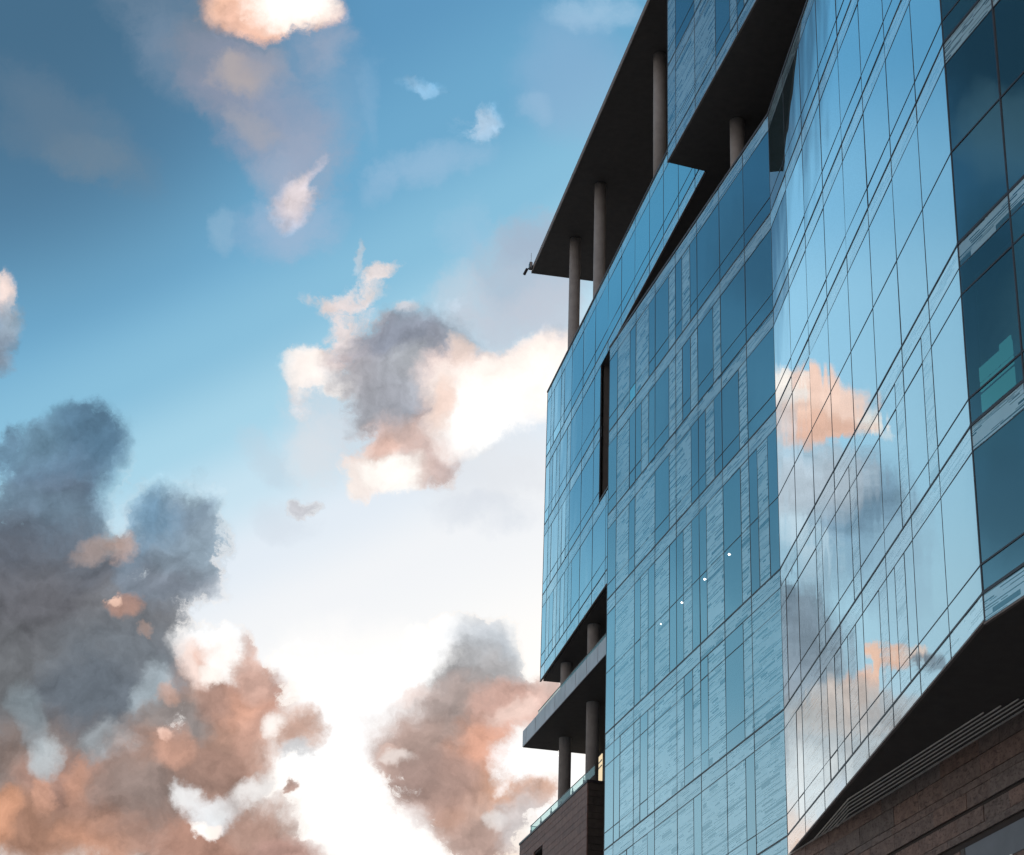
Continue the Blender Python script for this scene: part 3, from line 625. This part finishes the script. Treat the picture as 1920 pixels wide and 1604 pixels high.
 (-33.302,19.3,1.88,1.3,30,'86b9cf',0.35,1.5,1),(-36.18,30.872,1.01,1.16,0,'375f7d',0.4,1.5,1),(-34.606,26.117,1.16,1.31,0,'3d6f8f',0.35,1.5,1),
 (-25.959,31.359,1.6,2.47,-30,'66b4dc',0.62,1.5,1),(-24.306,28.451,1.02,1.61,-30,'5aa2c8',0.45,1.5,1),(-47.383,35.467,1.54,1.82,0,'1b3a4d',0.75,1.5,1),
 (-47.324,33.236,0.85,0.85,30,'6f9db0',0.45,1.5,1),(-47.068,28.869,1.28,2.27,0,'2b4f5c',0.6,1.5,1),(-46.175,25.796,1,1.14,0,'44707c',0.4,1.5,1),
 (-46.584,23.343,1,1.28,0,'4d7183',0.45,1.5,1)
]
W = bpy.data.worlds.new('World'); S.world = W; W.use_nodes = True
t = NT(W.node_tree); t.n.clear()
out = t.new('ShaderNodeOutputWorld')
tc = t.new('ShaderNodeTexCoord'); D0 = tc.outputs['Generated']
sep = t.new('ShaderNodeSeparateXYZ'); t.link(D0, sep.inputs[0])
def ramp(stops, height=None):
    cr = t.new('ShaderNodeValToRGB'); cr.color_ramp.interpolation = 'EASE'; e = cr.color_ramp.elements
    while len(e) < len(stops): e.new(.5)
    for q_, (el, c) in zip(e, stops):
        q_.position = math.sin(R(max(el, 0))); q_.color = c
    t.link(height or sep.outputs[2], cr.inputs[0]); return cr.outputs[0]
slant = t.math('MULTIPLY_ADD', sep.outputs[0], -.50, t.math('ADD', sep.outputs[2], -.052))    # paler towards the hidden sun on the right
front = ramp([(0, (.80, .55, .38, 1)), (9, (1, .80, .62, 1)), (15, (1, .98, .95, 1)), (20.3, srgb('eef1f5')), (22.4, srgb('dfe9f3')), (24.3, srgb('c3dfee')), (26.2, srgb('a3d1e6')),
              (28.6, srgb('84bcd9')), (31.5, srgb('6ba7cb')), (35.5, srgb('5b95bd')), (40, srgb('4d86ad')), (60, srgb('33699a')), (90, srgb('24527f'))], slant)
side = ramp([(0, (.62, .56, .50, 1)), (8, (.60, .74, .80, 1)), (15, (.49, .77, .90, 1)), (19.5, (.24, .55, .73, 1)), (25, (.11, .335, .52, 1)), (31, (.052, .205, .37, 1)), (37, (.036, .14, .26, 1)), (60, (.03, .10, .2, 1)), (90, (.03, .09, .17, 1))])
bright = ramp([(0, (.9, .7, .55, 1)), (10, (1, .85, .72, 1)), (15, (.92, .92, .96, 1)), (20, (.56, .83, .96, 1)), (25, (.47, .79, .98, 1)), (29, (.40, .73, .95, 1)), (32, (.27, .60, .86, 1)), (36, (.14, .43, .70, 1)), (45, (.09, .30, .55, 1)), (90, (.03, .10, .2, 1))])
rear = ramp([(0, (.88, .68, .58, 1)), (15, (.95, .78, .69, 1)), (35, (.84, .78, .78, 1)), (60, (.42, .48, .56, 1)), (90, (.12, .20, .33, 1))])  # unseen sky behind the camera, added warm and bright to light the walls
def toward(az):
    n = t.new('ShaderNodeVectorMath', operation='DOT_PRODUCT'); t.link(D0, n.inputs[0]); a_ = R(az); n.inputs[1].default_value = (math.sin(a_), math.cos(a_), 0); return n.outputs['Value']
dk = t.new('ShaderNodeVectorMath', operation='DOT_PRODUCT'); t.link(D0, dk.inputs[0]); dk.inputs[1].default_value = (-0.2532, 0.7631, 0.5946)
front = t.mix(t.rng(dk.outputs['Value'], math.cos(R(11)), math.cos(R(1.5)), 0, .80, True), front, srgb('3f627c'))
def beyond(v):
    n = t.new('ShaderNodeVectorMath', operation='DOT_PRODUCT'); t.link(D0, n.inputs[0]); n.inputs[1].default_value = v; return n.outputs['Value']
base = t.mix(t.rng(beyond((.9279, .3727, .0038)), -.030, .002, 0, 1, True), side, bright)
base = t.mix(t.rng(beyond((.9707, .1999, .1332)), -.019, .000, 0, 1, True), base, front)
base = t.mix(t.rng(toward(-140), .12, .6, 0, 1.0, True), base, rear)
nis = t.new('ShaderNodeTexSky', sky_type='NISHITA'); nis.sun_disc = False; nis.sun_elevation = R(SUN_EL); nis.sun_rotation = R(SUN_AZ)
nk = t.new('ShaderNodeMix', data_type='RGBA', blend_type='ADD'); nk.inputs[0].default_value = .003
t.link(base, nk.inputs[6]); t.link(nis.outputs[0], nk.inputs[7]); colr = nk.outputs[2]
# billows: domain warp, two octaves of ragged edge
def noise(scale, vec, detail=8, rough=.6):
    n = t.new('ShaderNodeTexNoise'); n.inputs['Scale'].default_value = scale; n.inputs['Detail'].default_value = detail; n.inputs['Roughness'].default_value = rough; t.link(vec, n.inputs['Vector']); return n
n1 = noise(25, D0, 7, .62)
wv = t.new('ShaderNodeVectorMath', operation='MULTIPLY_ADD'); t.link(n1.outputs['Color'], wv.inputs[0]); wv.inputs[1].default_value = (.036,)*3; wv.inputs[2].default_value = (-.018,)*3
wd = t.new('ShaderNodeVectorMath', operation='ADD'); t.link(D0, wd.inputs[0]); t.link(wv.outputs[0], wd.inputs[1]); DW = wd.outputs[0]
n2 = noise(24, DW, 12, .70)
rag = t.math('MULTIPLY_ADD', n2.outputs[0], 5.2, -2.6)
n3 = noise(44, DW, 7, .56)
sh = t.new('ShaderNodeVectorMath', operation='ADD'); t.link(DW, sh.inputs[0]); sh.inputs[1].default_value = (.0035, .001, -.0055)
n4 = noise(44, sh.outputs[0], 7, .56)
relief = t.math('SUBTRACT', n3.outputs[0], n4.outputs[0])   # billows facing the hidden sun are brighter

def info(l):
    az, el, rx, ry, rot, hx, al, edge, gain = l
    if max(rx, ry) < .82 and edge < 1.0: edge = 1.0
    k = 1+edge/2 if edge >= 1.4 else 1.5
    r = math.hypot(rx*math.cos(R(rot)), ry*math.sin(R(rot)))*k+.7; q = math.hypot(rx*math.sin(R(rot)), ry*math.cos(R(rot)))*k+.7
    return (az, el, rx, ry, rot, hx, al, edge, gain, r/math.cos(R(el)), q)
LAYERS = [info(l) for l in CLOUDS]
n_tiles = 0
def tile(layers):
    '''one patch of sky as a node group: the cloud layers that reach into it, far ones first'''
    global n_tiles
    g = bpy.data.node_groups.new('sky_patch', 'ShaderNodeTree'); n_tiles += 1
    for nm, ty in (('dir', 'NodeSocketVector'), ('ragged', 'NodeSocketFloat'), ('relief', 'NodeSocketFloat'), ('clear', 'NodeSocketColor')): g.interface.new_socket(nm, in_out='INPUT', socket_type=ty)
    g.interface.new_socket('sky', in_out='OUTPUT', socket_type='NodeSocketColor')
    q = NT(g); gi = q.new('NodeGroupInput'); go = q.new('NodeGroupOutput')
    d, rag_, rel_, clear = gi.outputs[:4]
    own = q.new('ShaderNodeVectorMath', operation='ADD'); q.link(d, own.inputs[0]); own.inputs[1].default_value = (n_tiles*1e-7, 0, 0); d = d0 = own.outputs[0]   # keeps the patches apart
    veil = lambda l: l[7] >= 1.4 or (l[7] >= 1.05 and l[6] <= .72)
    layers = [l for l in layers if veil(l)]+[l for l in layers if not veil(l)]
    col = clear; cov = None
    for i_, (az, el, rx, ry, rot, hx, al, edge, gain, _, _) in enumerate(layers):
        if i_ and i_ % 20 == 0:    # chain the layers in blocks, so that the renderer works through them in order
            ch = q.new('ShaderNodeVectorMath', operation='MULTIPLY_ADD'); q.link(col, ch.inputs[0]); ch.inputs[1].default_value = (1e-9,)*3; q.link(d0, ch.inputs[2]); d = ch.outputs[0]
        a_, e_ = R(az), R(el)
        c = Vector((math.sin(a_)*math.cos(e_), math.cos(a_)*math.cos(e_), math.sin(e_)))
        r1 = Vector((math.cos(a_), -math.sin(a_), 0)); u1 = r1.cross(c)
        w = R(rot); ax = (math.cos(w)*r1-math.sin(w)*u1)/R(rx); ay = (math.sin(w)*r1+math.cos(w)*u1)/R(ry)
        o = []
        for v_ in (ax, ay):
            dp = q.new('ShaderNodeVectorMath', operation='DOT_PRODUCT'); q.link(d, dp.inputs[0]); dp.inputs[1].default_value = v_; o.append(dp.outputs['Value'])
        r_ = q.math('MULTIPLY_ADD', o[1], o[1], q.math('MULTIPLY', o[0], o[0]))
        if edge >= 1.4: clear = col = q.mix(q.rng(r_, (1+edge/2)**2, 0, 0, al, True), col, srgb(hx, gain)); continue
        if edge >= 1.05 and al <= .72: clear = col = q.mix(q.rng(q.math('MULTIPLY_ADD', rag_, -.75, r_), 2.3, -.35, 0, min(1, al*1.15), True), col, srgb(hx, gain)); continue
        first = cov is None
        if hx == 'hole':
            cov = q.math('SUBTRACT', cov, q.rng(r_, 1.5, .1, 0, al, True)); continue
        e = .45+.55*edge
        if max(rx, ry) < .5: e = 1.25
        rc = q.math('MULTIPLY_ADD', rag_, .55 if max(rx, ry) < .9 else .35, r_)
        col = q.mix(q.rng(rc, 1+1.1*e, max(0, 1-1.1*e), 0, 1 if first else min(1, al*1.08), True), col, srgb(hx, gain))
        cv = q.math('MULTIPLY_ADD', r_, -al, al*(1.75 if al > .88 and max(rx, ry) > .8 else 1.42))
        cov = cv if cov is None else q.math('MAXIMUM', cov, cv)
    if cov is None: final = col
    else:
        alpha = q.rng(q.math('MULTIPLY_ADD', cov, 1.25, rag_), .02, 1.0, 0, 1, True)
        sc_ = q.new('ShaderNodeSeparateColor'); q.link(col, sc_.inputs[0])
        k = q.new('ShaderNodeVectorMath', operation='SCALE'); q.link(col, k.inputs[0]); q.link(q.math('MULTIPLY_ADD', rel_, q.rng(sc_.outputs[1], .97, .45, .35, 1.35), 1), k.inputs['Scale'])
        rim = q.math('MULTIPLY', q.rng(alpha, .15, .55, 0, 1, True), q.rng(alpha, .98, .6, 0, 1, True))
        near = q.new('ShaderNodeVectorMath', operation='DOT_PRODUCT'); q.link(d0, near.inputs[0]); near.inputs[1].default_value = (-.0674, .9706, .2310)
        lit = q.mix(q.math('MULTIPLY', rim, q.rng(near.outputs['Value'], .976, .997, 0, .5, True)), k.outputs[0], srgb('fff4ea', 1.08))
        final = q.mix(alpha, clear, lit)
    k = q.new('ShaderNodeVectorMath', operation='SCALE'); q.link(final, k.inputs[0]); k.inputs['Scale'].default_value = 10
    q.link(k.outputs[0], go.inputs[0]); return g
def background(col):
    b = t.new('ShaderNodeBackground'); b.inputs['Strength'].default_value = .1; t.link(col, b.inputs['Color']); return b.outputs[0]
def patch(layers):
    if not layers:
        k = t.new('ShaderNodeVectorMath', operation='SCALE'); t.link(base_sky, k.inputs[0]); k.inputs['Scale'].default_value = 10; return background(k.outputs[0])
    n = t.new('ShaderNodeGroup'); n.node_tree = tile(layers)
    for i, sk in enumerate((DW, rag, relief, base_sky)): t.link(sk, n.inputs[i])
    return background(n.outputs[0])
def split(axis, at, lo_sh, hi_sh):
    val = sep.outputs[2] if axis == 'el' else toward_left(at)
    f = t.math('GREATER_THAN', val, math.sin(R(at)) if axis == 'el' else 0.0)
    return mix_sh(t, f, lo_sh, hi_sh)
def toward_left(at): return toward(at+90)      # positive to the right of that bearing
def build(a0, a1, e0, e1, layers):
    ls = [l for l in layers if l[0]+l[9] > a0 and l[0]-l[9] < a1 and l[1]+l[10] > e0 and l[1]-l[10] < e1]
    wide, tall = (a1-a0)*.9, e1-e0
    if len(ls) <= 26 or max(wide, tall) < 3.6: return patch(ls)
    if wide > tall:
        c = (a0+a1)/2; return split('az', c, build(a0, c, e0, e1, ls), build(c, a1, e0, e1, ls))
    c = (e0+e1)/2; return split('el', c, build(a0, a1, e0, c, ls), build(a0, a1, c, e1, ls))
base_sky = colr
AZ0, AZ1, EL0, EL1 = -52, 9, 6, 45
inside = build(AZ0, AZ1, EL0, EL1, LAYERS)
plain_sky = patch([])
sky = split('el', EL1, inside, plain_sky)
sky = split('el', EL0, plain_sky, sky)
sky = split('az', AZ1, sky, plain_sky)
sky = split('az', AZ0, plain_sky, sky)
t.link(sky, out.inputs[0])
print('sky patches', n_tiles)
W.cycles.sampling_method = 'MANUAL'; W.cycles.sample_map_resolution = 512

S.render.engine = 'CYCLES'
S.cycles.max_bounces = 8; S.cycles.diffuse_bounces = 3; S.cycles.glossy_bounces = 4; S.cycles.transparent_max_bounces = 12
S.cycles.use_denoising = True; S.cycles.use_adaptive_sampling = True; S.cycles.adaptive_threshold = .02; S.cycles.adaptive_min_samples = 16
S.cycles.sample_clamp_indirect = 5
S.view_settings.view_transform = 'Standard'; S.view_settings.look = 'None'; S.view_settings.exposure = 0; S.view_settings.gamma = 1
